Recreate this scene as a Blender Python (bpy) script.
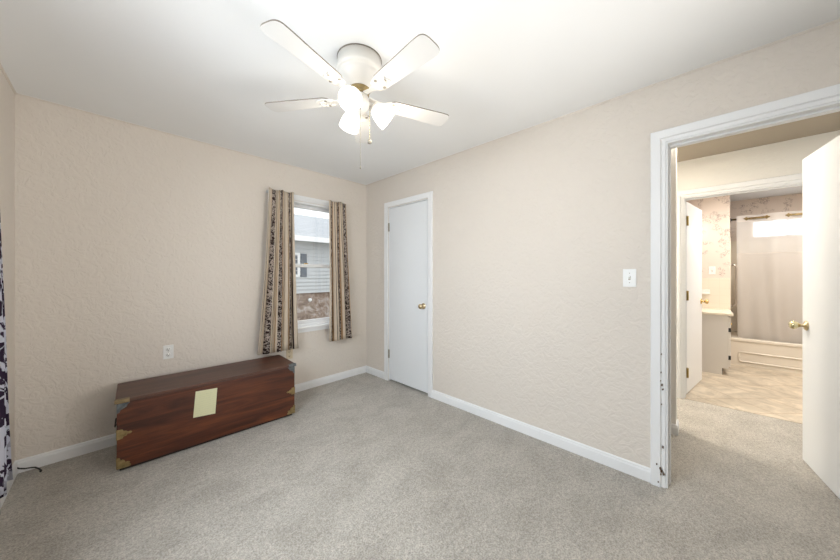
import bpy, bmesh, math, random
from mathutils import Vector, Matrix
random.seed(7)
for _o in list(bpy.data.objects): bpy.data.objects.remove(_o)
S = bpy.context.scene
COL = S.collection
PI = math.pi
R = math.radians

# ---------------------------------------------------------------- camera
YAW = 46.1
cam_d = bpy.data.cameras.new('camera'); cam = bpy.data.objects.new('camera', cam_d); COL.objects.link(cam)
cam_d.sensor_fit = 'HORIZONTAL'; cam_d.sensor_width = 36.0; cam_d.lens = 295.0/840*36
cam_d.shift_y = -6.0/840; cam_d.clip_start = 0.02
cam.location = (0, 0, 1.28); cam.rotation_euler = (R(90), 0, R(-YAW))
S.camera = cam

# ---------------------------------------------------------------- world, daylight, exposure
S.view_settings.view_transform = 'Standard'; S.view_settings.look = 'None'
S.view_settings.gamma = 1.0; S.view_settings.use_curve_mapping = False
S.view_settings.exposure = 0.0
W = bpy.data.worlds.new('overcast_sky'); S.world = W; W.use_nodes = True
bg = W.node_tree.nodes['Background']; bg.inputs[0].default_value = (0.93, 0.97, 1.0, 1); bg.inputs[1].default_value = 1.9

def area(name, loc, rot, sx, sy, power, color, portal=False, spread=180):
    d = bpy.data.lights.new(name, 'AREA'); d.shape = 'RECTANGLE'; d.size = sx; d.size_y = sy
    d.energy = power; d.color = color; d.spread = R(spread)
    if portal: d.cycles.is_portal = True
    o = bpy.data.objects.new(name, d); COL.objects.link(o); o.location = loc; o.rotation_euler = rot
    return o
area('daylight_left_window', (-0.66, 1.20, 1.62), (0, R(-62), 0), 1.15, 1.15, 42, (0.80, 0.90, 1.0), spread=150)
area('soft_fill_behind_photographer', (1.15, -0.72, 1.05), (R(118), 0, R(22)), 1.5, 1.3, 28, (1.0, 0.975, 0.94), spread=120)
area('portal_back_window', (1.515, 3.33, 1.4), (R(-90), 0, 0), 0.76, 1.4, 10, (1, 1, 1), portal=True)
area('daylight_back_window', (1.515, 3.42, 2.9), (R(-35), 0, 0), 1.2, 0.8, 30, (0.9, 0.95, 1.0))
area('hall_ceiling_glow', (3.22, -0.05, 2.41), (0, 0, 0), 0.5, 0.5, 8.5, (1.0, 0.93, 0.83))
area('hall_far_glow', (3.6, 1.3, 2.40), (0, 0, 0), 0.3, 0.3, 40, (1.0, 0.92, 0.81))
area('hall_nook_fill', (2.72, 1.0, 2.41), (0, 0, 0), 0.3, 0.3, 5, (1.0, 0.92, 0.82))  # unseen fill lamp, added to brighten the dark wall end in the nook
area('vanity_glow', (5.72, 0.22, 1.98), (R(-65), 0, 0), 0.5, 0.12, 2.5, (1.0, 0.93, 0.82))
area('bathroom_ceiling_glow', (5.1, -0.9, 2.40), (0, 0, 0), 0.6, 0.6, 42, (1.0, 0.95, 0.88))

# ---------------------------------------------------------------- materials
def new_mat(name):
    m = bpy.data.materials.new(name); m.use_nodes = True
    return m, m.node_tree, m.node_tree.nodes['Principled BSDF']
def nd(nt, typ, **kw):
    n = nt.nodes.new(typ)
    for k, v in kw.items(): setattr(n, k, v)
    return n
def mapping(nt, scale=(1, 1, 1), coord='Object', rot=(0, 0, 0)):
    tc = nd(nt, 'ShaderNodeTexCoord'); mp = nd(nt, 'ShaderNodeMapping')
    mp.inputs['Scale'].default_value = scale; mp.inputs['Rotation'].default_value = rot
    nt.links.new(tc.outputs[coord], mp.inputs[0]); return mp.outputs[0]
def noise(nt, vec, scale, detail=2, rough=0.5, dist=0.0):
    n = nd(nt, 'ShaderNodeTexNoise'); n.inputs['Scale'].default_value = scale; n.inputs['Detail'].default_value = detail
    n.inputs['Roughness'].default_value = rough; n.inputs['Distortion'].default_value = dist
    if vec is not None: nt.links.new(vec, n.inputs['Vector'])
    return n.outputs['Fac']
def ramp(nt, fac, stops, interp='LINEAR'):
    n = nd(nt, 'ShaderNodeValToRGB'); cr = n.color_ramp; cr.interpolation = interp
    while len(cr.elements) > 2: cr.elements.remove(cr.elements[-1])
    for i, (p, c) in enumerate(stops):
        e = cr.elements[i] if i < 2 else cr.elements.new(p)
        e.position = p; e.color = (c if len(c) == 4 else (*c, 1)) if not isinstance(c, (int, float)) else (c, c, c, 1)
    nt.links.new(fac, n.inputs[0]); return n.outputs[0]
def mix(nt, fac, a, b, typ='MIX'):
    n = nd(nt, 'ShaderNodeMix', data_type='RGBA', blend_type=typ)
    for i, v in ((0, fac), (6, a), (7, b)):
        if isinstance(v, (int, float)): n.inputs[i].default_value = v
        elif isinstance(v, tuple): n.inputs[i].default_value = (*v, 1)
        else: nt.links.new(v, n.inputs[i])
    return n.outputs[2]
def math_n(nt, op, a, b=None):
    n = nd(nt, 'ShaderNodeMath', operation=op)
    for i, v in enumerate((a, b)):
        if v is None: continue
        if isinstance(v, (int, float)): n.inputs[i].default_value = v
        else: nt.links.new(v, n.inputs[i])
    return n.outputs[0]
def bump(nt, bs, h, strength, dist):
    b = nd(nt, 'ShaderNodeBump'); b.inputs['Strength'].default_value = strength; b.inputs['Distance'].default_value = dist
    nt.links.new(h, b.inputs['Height']); nt.links.new(b.outputs[0], bs.inputs['Normal'])
def flat(name, col, rough=0.5, metal=0.0, spec=0.5, wob=0.03, wscale=6):
    m, nt, bs = new_mat(name); v = mapping(nt)
    f = noise(nt, v, wscale, 3)
    c = ramp(nt, f, [(0.3, tuple(x*(1-wob) for x in col)), (0.7, tuple(min(1, x*(1+wob)) for x in col))])
    nt.links.new(c, bs.inputs['Base Color']); bs.inputs['Roughness'].default_value = rough
    bs.inputs['Metallic'].default_value = metal; bs.inputs['Specular IOR Level'].default_value = spec
    return m

def plaster(name, col, strength=0.55):
    m, nt, bs = new_mat(name); v = mapping(nt)
    c = ramp(nt, noise(nt, v, 1.1, 2), [(0.3, tuple(x*0.985 for x in col)), (0.7, col)])
    nt.links.new(c, bs.inputs['Base Color']); bs.inputs['Roughness'].default_value = 0.62
    bs.inputs['Specular IOR Level'].default_value = 0.3
    a = noise(nt, v, 20, 3, 0.55, 1.3)
    a = ramp(nt, a, [(0.40, 0.0), (0.60, 1.0)])
    b = noise(nt, v, 60, 2, 0.5, 0.6)
    h = math_n(nt, 'ADD', a, math_n(nt, 'MULTIPLY', b, 0.35))
    bump(nt, bs, h, strength, 0.004)
    return m
M = {}
M['wall'] = plaster('textured_beige_plaster', (0.725, 0.665, 0.595), 0.5)
M['wall_hall'] = plaster('hall_cream_plaster', (0.84, 0.82, 0.77), 0.12)
M['ceiling'] = flat('flat_white_ceiling', (0.85, 0.855, 0.85), 0.8, wob=0.012, wscale=1.5)
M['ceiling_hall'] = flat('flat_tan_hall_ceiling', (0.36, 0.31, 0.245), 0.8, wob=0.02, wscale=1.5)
M['ceiling_bath'] = flat('flat_white_bath_ceiling', (0.74, 0.73, 0.72), 0.7, wob=0.012)
M['trim'] = flat('semi_gloss_white_trim', (0.83, 0.835, 0.835), 0.45, wob=0.01)
M['door'] = flat('semi_gloss_white_door', (0.79, 0.81, 0.825), 0.35, wob=0.008, wscale=2)
M['plastic'] = flat('white_plastic', (0.82, 0.82, 0.80), 0.35, wob=0.01)
M['ivory'] = flat('ivory_plastic', (0.66, 0.55, 0.38), 0.4, wob=0.01)
M['slot'] = flat('dark_slot', (0.03, 0.03, 0.03), 0.6)
M['chip'] = flat('bare_wood_chip', (0.10, 0.06, 0.035), 0.7)
M['brass'] = flat('polished_brass', (0.72, 0.50, 0.20), 0.25, 1.0)
M['brass_hinge'] = flat('olive_brass_hinge', (0.40, 0.30, 0.11), 0.35, 1.0)
M['brass_dull'] = flat('dull_champagne_brass', (0.62, 0.50, 0.32), 0.3, 1.0)
M['brass_pale'] = flat('pale_brass', (0.70, 0.62, 0.38), 0.2, 1.0)
M['brass_old'] = flat('aged_brass', (0.33, 0.25, 0.12), 0.42, 0.85, wob=0.3, wscale=40)
M['brass_dark'] = flat('darkened_brass', (0.24, 0.18, 0.10), 0.45, 0.85, wob=0.3, wscale=40)
M['steel_old'] = flat('tarnished_steel', (0.16, 0.18, 0.19), 0.42, 0.8, wob=0.3, wscale=40)
M['hinge_grey'] = flat('satin_nickel_hinge', (0.36, 0.33, 0.27), 0.4, 0.8)
M['black'] = flat('black_rubber', (0.012, 0.012, 0.012), 0.5)
M['dark_base'] = flat('dark_base_wood', (0.018, 0.012, 0.010), 0.6)
M['fan'] = flat('white_enamel_fan', (0.80, 0.77, 0.72), 0.3, wob=0.01)
M['blade'] = flat('white_fan_blade', (0.70, 0.69, 0.67), 0.4, wob=0.01)
M['blade_edge'] = flat('dark_blade_edge', (0.20, 0.17, 0.14), 0.6)
M['chrome'] = flat('brushed_chrome', (0.42, 0.38, 0.34), 0.28, 1.0)
M['tub'] = flat('almond_tub_enamel', (0.72, 0.66, 0.57), 0.22, wob=0.01)
M['vanity'] = flat('almond_vanity_paint', (0.68, 0.65, 0.60), 0.4, wob=0.01)
M['counter'] = flat('cream_cultured_marble', (0.80, 0.73, 0.60), 0.2, wob=0.03, wscale=12)
M['porcelain'] = flat('white_porcelain', (0.82, 0.80, 0.76), 0.15, wob=0.01)
M['vinyl_frame'] = flat('white_vinyl_window', (0.82, 0.83, 0.84), 0.3, wob=0.01)

def carpet():
    m, nt, bs = new_mat('grey_beige_cut_pile_carpet'); v = mapping(nt)
    big = noise(nt, mapping(nt, (1, 1.3, 1), rot=(0, 0, R(30))), 3.6, 6, 0.68, 0.5)
    fine = noise(nt, v, 130, 2, 0.7)
    mid = noise(nt, v, 48, 3, 0.65)
    c1 = ramp(nt, big, [(0.36, (0.395, 0.364, 0.318)), (0.60, (0.485, 0.452, 0.400))])
    c2 = ramp(nt, fine, [(0.32, 0.66), (0.64, 1.20)])
    c3 = ramp(nt, mid, [(0.32, 0.80), (0.66, 1.12)])
    c = mix(nt, 1.0, mix(nt, 1.0, c1, c2, 'MULTIPLY'), c3, 'MULTIPLY')
    nt.links.new(c, bs.inputs['Base Color']); bs.inputs['Roughness'].default_value = 0.95
    bs.inputs['Specular IOR Level'].default_value = 0.1
    bs.inputs['Sheen Weight'].default_value = 0.25
    h = math_n(nt, 'ADD', fine, math_n(nt, 'MULTIPLY', mid, 1.4))
    bump(nt, bs, h, 0.7, 0.006)
    return m
M['carpet'] = carpet()

def vinyl():
    m, nt, bs = new_mat('beige_marbled_sheet_vinyl')
    v = mapping(nt, (1, 1, 1), rot=(0, 0, R(45)))
    br = nd(nt, 'ShaderNodeTexBrick'); br.offset = 0.0
    br.inputs['Scale'].default_value = 1.0; br.inputs['Mortar Size'].default_value = 0.006
    br.inputs['Brick Width'].default_value = 0.33; br.inputs['Row Height'].default_value = 0.33
    br.inputs['Color1'].default_value = (0.58, 0.50, 0.39, 1); br.inputs['Color2'].default_value = (0.62, 0.54, 0.43, 1)
    br.inputs['Mortar'].default_value = (0.48, 0.38, 0.27, 1); nt.links.new(v, br.inputs[0])
    n = ramp(nt, noise(nt, v, 5, 6, 0.65, 1.2), [(0.35, 0.72), (0.65, 1.12)])
    nt.links.new(mix(nt, 1.0, br.outputs[0], n, 'MULTIPLY'), bs.inputs['Base Color'])
    bs.inputs['Roughness'].default_value = 0.38
    return m
M['vinyl'] = vinyl()

def wood():
    m, nt, bs = new_mat('mahogany_chest_wood')
    v = mapping(nt, (0.9, 9, 9))
    g = noise(nt, v, 2.0, 5, 0.62, 0.8)
    g2 = noise(nt, mapping(nt, (4, 120, 120)), 1.2, 3, 0.6)
    c = ramp(nt, g, [(0.28, (0.030, 0.009, 0.005)), (0.50, (0.090, 0.024, 0.009)), (0.74, (0.18, 0.050, 0.016))])
    c = mix(nt, 1.0, c, ramp(nt, g2, [(0.3, 0.8), (0.7, 1.12)]), 'MULTIPLY')
    nt.links.new(c, bs.inputs['Base Color']); bs.inputs['Roughness'].default_value = 0.36
    bump(nt, bs, g2, 0.12, 0.001)
    return m
M['wood'] = wood()
def wood_lid():
    m, nt, bs = new_mat('worn_lid_wood')
    g = noise(nt, mapping(nt, (1.0, 10, 10)), 1.8, 5, 0.6, 0.6)
    c = ramp(nt, g, [(0.3, (0.050, 0.020, 0.013)), (0.7, (0.115, 0.045, 0.026))])
    nt.links.new(c, bs.inputs['Base Color']); bs.inputs['Roughness'].default_value = 0.42
    return m
M['wood_lid'] = wood_lid()

def fabric(name, period, stops, dark, motif, ms_, ys, thr, w0, w1):
    m, nt, bs = new_mat(name)
    uv = nd(nt, 'ShaderNodeUVMap').outputs[0]
    sp = nd(nt, 'ShaderNodeSeparateXYZ'); nt.links.new(uv, sp.inputs[0])
    fr = math_n(nt, 'FRACT', math_n(nt, 'DIVIDE', sp.outputs[0], period))
    base = ramp(nt, fr, stops, 'CONSTANT')
    isd = ramp(nt, fr, [(0.0, 0.0), (w0, 1.0), (w1, 0.0)], 'CONSTANT')
    mp = nd(nt, 'ShaderNodeMapping'); mp.inputs['Scale'].default_value = (1, ys, 1); nt.links.new(uv, mp.inputs[0])
    mot = ramp(nt, noise(nt, mp.outputs[0], ms_, 2, 0.55, 2.0), [(thr, 0.0), (thr+.03, 1.0)])
    vo = nd(nt, 'ShaderNodeTexVoronoi'); vo.inputs['Scale'].default_value = ms_*.8; nt.links.new(mp.outputs[0], vo.inputs[0])
    mot2 = ramp(nt, vo.outputs['Distance'], [(0.22, 1.0), (0.30, 0.0)])
    mo = math_n(nt, 'MULTIPLY', math_n(nt, 'MAXIMUM', mot, math_n(nt, 'MULTIPLY', mot2, 0.6)), isd)
    c = mix(nt, mo, base, motif)
    nt.links.new(c, bs.inputs['Base Color']); bs.inputs['Roughness'].default_value = 0.8
    bs.inputs['Specular IOR Level'].default_value = 0.15
    tr = nd(nt, 'ShaderNodeBsdfTranslucent'); nt.links.new(c, tr.inputs[0])
    ms = nd(nt, 'ShaderNodeMixShader'); ms.inputs[0].default_value = 0.22
    out = nt.nodes['Material Output']
    nt.links.new(bs.outputs[0], ms.inputs[1]); nt.links.new(tr.outputs[0], ms.inputs[2]); nt.links.new(ms.outputs[0], out.inputs[0])
    return m
_cr, _tn, _dk = (0.72, 0.62, 0.50), (0.42, 0.27, 0.15), (0.045, 0.028, 0.024)
M['fabric'] = fabric('striped_damask_curtain', 0.105, [(0.0, _cr), (0.24, _tn), (0.30, _cr), (0.35, _dk), (0.68, _tn), (0.75, _cr), (0.86, _dk), (0.90, _cr)], _dk, (0.56, 0.48, 0.42), 75, .5, .50, .35, .68)
M['fabric_floral'] = fabric('dark_floral_curtain', 0.30, [(0.0, (.62, .50, .47)), (0.06, (.035, .022, .045)), (0.80, (.62, .50, .47)), (0.88, (.035, .022, .045)), (.97, (.62, .5, .47))], _dk, (0.62, 0.63, 0.72), 15, .7, .51, .06, .80)

def wallpaper():
    m, nt, bs = new_mat('blush_branch_wallpaper'); v = mapping(nt)
    n1 = noise(nt, v, 11.0, 2, 0.55, 2.5)
    line = ramp(nt, math_n(nt, 'ABSOLUTE', math_n(nt, 'SUBTRACT', n1, 0.5)), [(0.010, 1.0), (0.028, 0.0)])
    leaf = ramp(nt, noise(nt, v, 34, 2, 0.6, 1.0), [(0.57, 0.0), (0.62, 1.0)])
    zone = ramp(nt, noise(nt, v, 6.5, 1), [(0.50, 0.0), (0.55, 1.0)])
    f = math_n(nt, 'MULTIPLY', math_n(nt, 'MAXIMUM', line, math_n(nt, 'MULTIPLY', leaf, 0.7)), zone)
    f = math_n(nt, 'MULTIPLY', f, 0.75)
    c = mix(nt, f, (0.70, 0.61, 0.54), (0.27, 0.20, 0.18))
    nt.links.new(c, bs.inputs['Base Color']); bs.inputs['Roughness'].default_value = 0.6
    return m
M['wallpaper'] = wallpaper()
def walltile():
    m, nt, bs = new_mat('cream_square_wall_tile'); v0 = nd(nt, 'ShaderNodeTexCoord').outputs['Object']
    sp = nd(nt, 'ShaderNodeSeparateXYZ'); nt.links.new(v0, sp.inputs[0])
    cb = nd(nt, 'ShaderNodeCombineXYZ'); nt.links.new(math_n(nt, 'ADD', sp.outputs[0], sp.outputs[1]), cb.inputs[0]); nt.links.new(sp.outputs[2], cb.inputs[1])
    br = nd(nt, 'ShaderNodeTexBrick'); br.offset = 0.0; br.inputs['Scale'].default_value = 1
    br.inputs['Brick Width'].default_value = 0.108; br.inputs['Row Height'].default_value = 0.108; br.inputs['Mortar Size'].default_value = 0.0018
    br.inputs['Color1'].default_value = (0.76, 0.69, 0.58, 1); br.inputs['Color2'].default_value = (0.77, 0.70, 0.59, 1); br.inputs['Mortar'].default_value = (0.71, 0.64, 0.53, 1)
    nt.links.new(cb.outputs[0], br.inputs[0]); nt.links.new(br.outputs[0], bs.inputs['Base Color']); bs.inputs['Roughness'].default_value = 0.18
    return m
M['walltile'] = walltile()

def siding():
    m, nt, bs = new_mat('grey_lap_siding'); v = mapping(nt)
    nt.links.new(ramp(nt, noise(nt, v, 3, 3), [(0.3, (0.50, 0.525, 0.54)), (0.7, (0.54, 0.56, 0.575))]), bs.inputs['Base Color'])
    bs.inputs['Roughness'].default_value = 0.6; return m
M['siding'] = siding()
def shingles():
    m, nt, bs = new_mat('pale_grey_shingles'); v = mapping(nt)
    br = nd(nt, 'ShaderNodeTexBrick'); br.inputs['Scale'].default_value = 1; br.inputs['Brick Width'].default_value = 0.3; br.inputs['Row Height'].default_value = 0.14
    br.inputs['Mortar Size'].default_value = 0.008
    br.inputs['Color1'].default_value = (0.42, 0.44, 0.46, 1); br.inputs['Color2'].default_value = (0.48, 0.50, 0.52, 1); br.inputs['Mortar'].default_value = (0.28, 0.30, 0.33, 1)
    nt.links.new(v, br.inputs[0]); nt.links.new(br.outputs[0], bs.inputs['Base Color']); bs.inputs['Roughness'].default_value = 0.9; return m
M['shingles'] = shingles()
def stone():
    m, nt, bs = new_mat('weathered_brown_foundation'); v = mapping(nt)
    c = ramp(nt, noise(nt, v, 4, 6, 0.7, 0.8), [(0.34, (0.13, 0.08, 0.055)), (0.5, (0.30, 0.225, 0.18)), (0.64, (0.50, 0.45, 0.42))])
    nt.links.new(c, bs.inputs['Base Color']); bs.inputs['Roughness'].default_value = 0.9; bump(nt, bs, noise(nt, v, 12, 4), 0.4, 0.02); return m
M['stone'] = stone()
def grass():
    m, nt, bs = new_mat('dry_lawn'); v = mapping(nt)
    nt.links.new(ramp(nt, noise(nt, v, 6, 6, 0.7), [(0.3, (0.10, 0.09, 0.05)), (0.7, (0.24, 0.22, 0.14))]), bs.inputs['Base Color']); bs.inputs['Roughness'].default_value = 1; return m
M['grass'] = grass()
M['shutter'] = flat('slate_blue_shutter', (0.10, 0.125, 0.16), 0.5)
M['dark_glass'] = flat('reflective_dark_pane', (0.12, 0.14, 0.17), 0.08)

def glass(name, tint=(1, 1, 1), frost=None, gl=0.06):
    m, nt, bs = new_mat(name); nt.nodes.remove(bs); out = nt.nodes['Material Output']
    if frost is None:
        t = nd(nt, 'ShaderNodeBsdfTransparent'); t.inputs[0].default_value = (*tint, 1)
    else:
        t = nd(nt, 'ShaderNodeBsdfTranslucent'); t.inputs[0].default_value = (*tint, 1)
    g = nd(nt, 'ShaderNodeBsdfGlossy'); g.inputs['Roughness'].default_value = 0.03
    ms = nd(nt, 'ShaderNodeMixShader'); ms.inputs[0].default_value = gl
    nt.links.new(t.outputs[0], ms.inputs[1]); nt.links.new(g.outputs[0], ms.inputs[2]); nt.links.new(ms.outputs[0], out.inputs[0])
    return m
M['glass'] = glass('clear_window_glass')
M['frost'] = glass('obscure_bath_glass', (0.95, 0.97, 1.0), frost=True)

def emis(name, col, st):
    m, nt, bs = new_mat(name); bs.inputs['Base Color'].default_value = (*col, 1)
    bs.inputs['Emission Color'].default_value = (*col, 1); bs.inputs['Emission Strength'].default_value = st
    bs.inputs['Roughness'].default_value = 0.3
    return m
M['shade'] = emis('lit_frosted_glass_shade', (1.0, 0.95, 0.86), 1.4)
M['bulb'] = emis('lit_bulb', (1.0, 0.92, 0.78), 6.0)

def cloth_white(name, sheer):
    m, nt, bs = new_mat(name); v = mapping(nt)
    col = ramp(nt, noise(nt, v, 1.5, 2), [(0.3, (0.66, 0.62, 0.58)), (0.7, (0.70, 0.66, 0.62))])
    if sheer: col = ramp(nt, noise(nt, v, 1.5, 2), [(0.3, (0.84, 0.82, 0.80)), (0.7, (0.86, 0.84, 0.82))])
    nt.links.new(col, bs.inputs['Base Color']); bs.inputs['Roughness'].default_value = 0.42
    tr = nd(nt, 'ShaderNodeBsdfTranslucent'); nt.links.new(col, tr.inputs[0])
    ms = nd(nt, 'ShaderNodeMixShader'); ms.inputs[0].default_value = 0.4
    nt.links.new(bs.outputs[0], ms.inputs[1]); nt.links.new(tr.outputs[0], ms.inputs[2]); res = ms.outputs[0]
    if sheer:
        tp = nd(nt, 'ShaderNodeBsdfTransparent'); m2 = nd(nt, 'ShaderNodeMixShader'); m2.inputs[0].default_value = sheer
        nt.links.new(res, m2.inputs[1]); nt.links.new(tp.outputs[0], m2.inputs[2]); res = m2.outputs[0]
    nt.links.new(res, nt.nodes['Material Output'].inputs[0]); return m
M['liner'] = cloth_white('satin_taupe_shower_fabric', 0)
M['liner_sheer'] = cloth_white('sheer_white_shower_panel', 0.36)
M['liner_hem'] = cloth_white('cream_shower_hem', 0)

def paper():
    m, nt, bs = new_mat('pale_green_note_paper'); v = mapping(nt)
    w = nd(nt, 'ShaderNodeSeparateXYZ'); nt.links.new(v, w.inputs[0])
    row = math_n(nt, 'FRACT', math_n(nt, 'MULTIPLY', w.outputs[2], 62.0))
    ln = ramp(nt, row, [(0.0, 0.0), (0.40, 1.0), (0.72, 0.0)], 'CONSTANT')
    sc = ramp(nt, noise(nt, v, 190, 3, 0.7), [(0.50, 0.0), (0.60, 1.0)])
    f = math_n(nt, 'MULTIPLY', math_n(nt, 'MULTIPLY', ln, sc), 0.30)
    nt.links.new(mix(nt, f, (0.66, 0.65, 0.41), (0.30, 0.32, 0.30)), bs.inputs['Base Color']); bs.inputs['Roughness'].default_value = 0.8
    return m
M['paper'] = paper()

# ---------------------------------------------------------------- mesh helpers
def box(bm, x0, y0, z0, x1, y1, z1, bev=0.0, mi=0, mat=None):
    g = bmesh.ops.create_cube(bm, size=1.0); vs = g['verts']
    for v in vs:
        v.co = Vector((x0+(x1-x0)*(v.co.x+.5), y0+(y1-y0)*(v.co.y+.5), z0+(z1-z0)*(v.co.z+.5)))
    if mat: bmesh.ops.transform(bm, matrix=mat, verts=vs)
    fs = set(f for v in vs for f in v.link_faces)
    for f in fs: f.material_index = mi
    if bev > 0:
        es = list(set(e for f in fs for e in f.edges))
        r = bmesh.ops.bevel(bm, geom=es, offset=bev, segments=2, profile=0.6, affect='EDGES')
        for f in r['faces']: f.material_index = mi
def frame_from(axis):
    a = Vector(axis).normalized(); t = Vector((0, 0, 1)) if abs(a.z) < 0.9 else Vector((1, 0, 0))
    u = a.cross(t).normalized(); w = a.cross(u).normalized(); return a, u, w
def lathe(bm, o, axis, prof, n=24, mi=0, cap=True):
    """prof: (distance along axis, radius)"""
    a, u, w = frame_from(axis); o = Vector(o); rings = []
    for d, r in prof:
        rings.append([bm.verts.new(o+a*d+(u*math.cos(2*PI*k/n)+w*math.sin(2*PI*k/n))*max(r, 1e-5)) for k in range(n)])
    for i in range(len(rings)-1):
        for k in range(n):
            f = bm.faces.new((rings[i][k], rings[i][(k+1) % n], rings[i+1][(k+1) % n], rings[i+1][k])); f.smooth = True; f.material_index = mi
    if cap:
        for rg in (rings[0], rings[-1]):
            try: f = bm.faces.new(rg); f.material_index = mi
            except ValueError: pass
def tube(bm, pts, r, n=10, mi=0, closed=False):
    pts = [Vector(p) for p in pts]; rings = []; N = len(pts)
    pu = None
    for i, p in enumerate(pts):
        if closed: d = pts[(i+1) % N]-pts[i-1]
        else: d = pts[min(i+1, N-1)]-pts[max(i-1, 0)]
        d.normalize()
        if pu is None: _, u, w = frame_from(d)
        else:
            u = (pu-d*pu.dot(d)).normalized(); w = d.cross(u).normalized()
        pu = u; rr = r[i] if isinstance(r, (list, tuple)) else r
        rings.append([bm.verts.new(p+(u*math.cos(2*PI*k/n)+w*math.sin(2*PI*k/n))*rr) for k in range(n)])
    rng = range(N) if closed else range(N-1)
    for i in rng:
        a, b = rings[i], rings[(i+1) % N]
        for k in range(n):
            f = bm.faces.new((a[k], a[(k+1) % n], b[(k+1) % n], b[k])); f.smooth = True; f.material_index = mi
    if not closed:
        bm.faces.new(rings[0]); bm.faces.new(rings[-1])
def prism(bm, pts, d, mi=0):
    """pts: 3-D outline, d: extrusion vector"""
    d = Vector(d); a = [bm.verts.new(Vector(p)) for p in pts]; b = [bm.verts.new(Vector(p)+d) for p in pts]
    n = len(pts)
    for f in (bm.faces.new(a), bm.faces.new(b)): f.material_index = mi
    for i in range(n):
        f = bm.faces.new((a[i], a[(i+1) % n], b[(i+1) % n], b[i])); f.material_index = mi
def obj(name, bm, mats, parent=None, loc=None, rot=None, bevel=0.0, smooth=None, origin=True):
    bmesh.ops.recalc_face_normals(bm, faces=bm.faces[:])
    me = bpy.data.meshes.new(name); bm.to_mesh(me); bm.free()
    for m in (mats if isinstance(mats, (list, tuple)) else [mats]): me.materials.append(M[m] if isinstance(m, str) else m)
    o = bpy.data.objects.new(name, me); COL.objects.link(o)
    if parent: o.parent = parent
    if loc: o.location = loc
    if rot: o.rotation_euler = rot
    if bevel:
        b = o.modifiers.new('bevel', 'BEVEL'); b.width = bevel; b.segments = 2; b.limit_method = 'ANGLE'
    return o
def thing(name, label, cat, loc=(0, 0, 0), rz=0, group=None):
    o = bpy.data.objects.new(name, None); COL.objects.link(o); o.empty_display_size = 0.1
    o.location = loc; o.rotation_euler = (0, 0, rz); o['label'] = label; o['category'] = cat
    if group: o['group'] = group
    return o
def tag(o, label, cat, group=None):
    o['label'] = label; o['category'] = cat
    if group: o['group'] = group
    return o
def struct(name, bm, mats, parent=None, **k):
    o = obj(name, bm, mats, parent, **k)
    if parent is None: o['kind'] = 'structure'
    return o
def sroot(name, loc=(0, 0, 0), rz=0):
    o = bpy.data.objects.new(name, None); COL.objects.link(o); o.location = loc; o.rotation_euler = (0, 0, rz); o['kind'] = 'structure'; o.empty_display_size = 0.1
    return o
def NB(): return bmesh.new()

def wall_with_holes(name, axis, pos, thick, a0, a1, z0, z1, holes, mats='wall'):
    """axis 'x': wall plane x = pos..pos+thick spanning y a0..a1; axis 'y': plane y = pos..pos+thick spanning x."""
    bm = NB(); cuts = sorted(set([a0, a1]+[h[0] for h in holes]+[h[1] for h in holes]))
    def bx(p, q, za, zb):
        if zb-za < 1e-6: return
        if axis == 'x': box(bm, pos, p, za, pos+thick, q, zb)
        else: box(bm, p, pos, za, q, pos+thick, zb)
    for p, q in zip(cuts[:-1], cuts[1:]):
        c = (p+q)/2; hs = [h for h in holes if h[0] < c < h[1]]
        if not hs: bx(p, q, z0, z1)
        else:
            h = hs[0]; bx(p, q, z0, h[2]); bx(p, q, h[3], z1)
    bmesh.ops.remove_doubles(bm, verts=bm.verts, dist=1e-6)
    return struct(name, bm, mats)

X0, Y0, XL, YR, H = 2.294, 3.183, -0.439, -0.82, 2.44
T = 0.12
XB = 4.06     # hall face of the bathroom door wall

# ---------------------------------------------------------------- floors and ceilings
b = NB(); box(b, XL-.15, YR-.15, -.06, XB+.02, Y0+.15, 0); struct('floor', b, 'carpet')
b = NB(); box(b, XB+.02, -1.9, -.06, 6.98, .42, 0.001); struct('floor_bathroom', b, 'vinyl')
b = NB(); box(b, XL-.15, YR-.15, H, X0+T, Y0+.15, H+.06); struct('ceiling', b, 'ceiling')
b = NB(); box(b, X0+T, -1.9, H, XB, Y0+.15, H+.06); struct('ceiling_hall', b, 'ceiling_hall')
b = NB(); box(b, XB, -1.9, H, 6.98, .42, H+.06); struct('ceiling_bathroom', b, 'ceiling_bath')
b = NB(); box(b, XB+.010, -.67, 0.0, XB+.030, .145, .004, .001); struct('trim_7', b, 'vinyl')

# ---------------------------------------------------------------- bedroom walls
WB = (1.145, 1.885, .70, 2.075)        # back window opening x0,x1,z0,z1
WL = (0.55, 1.85, .80, 2.075)          # left window opening (y)
DC = (2.085, 2.735, 0.0, 2.075)        # closet door opening (y)
DB = (-.655, .165, 0.0, 2.07)          # bedroom door opening (y)
wall_with_holes('wall_back', 'y', Y0, .15, XL, X0+T, 0, H, [WB])
wall_with_holes('wall_left', 'x', XL-.15, .15, YR-.15, Y0+.15, 0, H, [WL])
wall_with_holes('wall_right', 'x', X0, T, YR, Y0, 0, H, [DC, DB])
wall_with_holes('wall_rear', 'y', YR-.15, .15, XL, X0+T, 0, H, [])
# hall and closet walls
wall_with_holes('wall_hall_nook', 'y', 1.80, .12, X0+T, 3.10, 0, H, [], 'wall_hall')
wall_with_holes('wall_hall_closet', 'x', 3.10, .12, .160, Y0+.15, 0, H, [], 'wall_hall')
wall_with_holes('wall_hall_far', 'x', XB, T, -1.9, 2.2, 0, H, [(-.68, .155, 0, 2.065)], 'wall_hall')
wall_with_holes('wall_hall_right', 'y', -1.42, .12, X0+T, XB, 0, H, [], 'wall_hall')
wall_with_holes('wall_hall_end', 'y', 2.2, .12, 3.22, XB+T, 0, H, [], 'wall_hall')
wall_with_holes('wall_closet_end', 'y', Y0, .15, X0+T, 3.10, 0, H, [], 'wall_hall')
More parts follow.
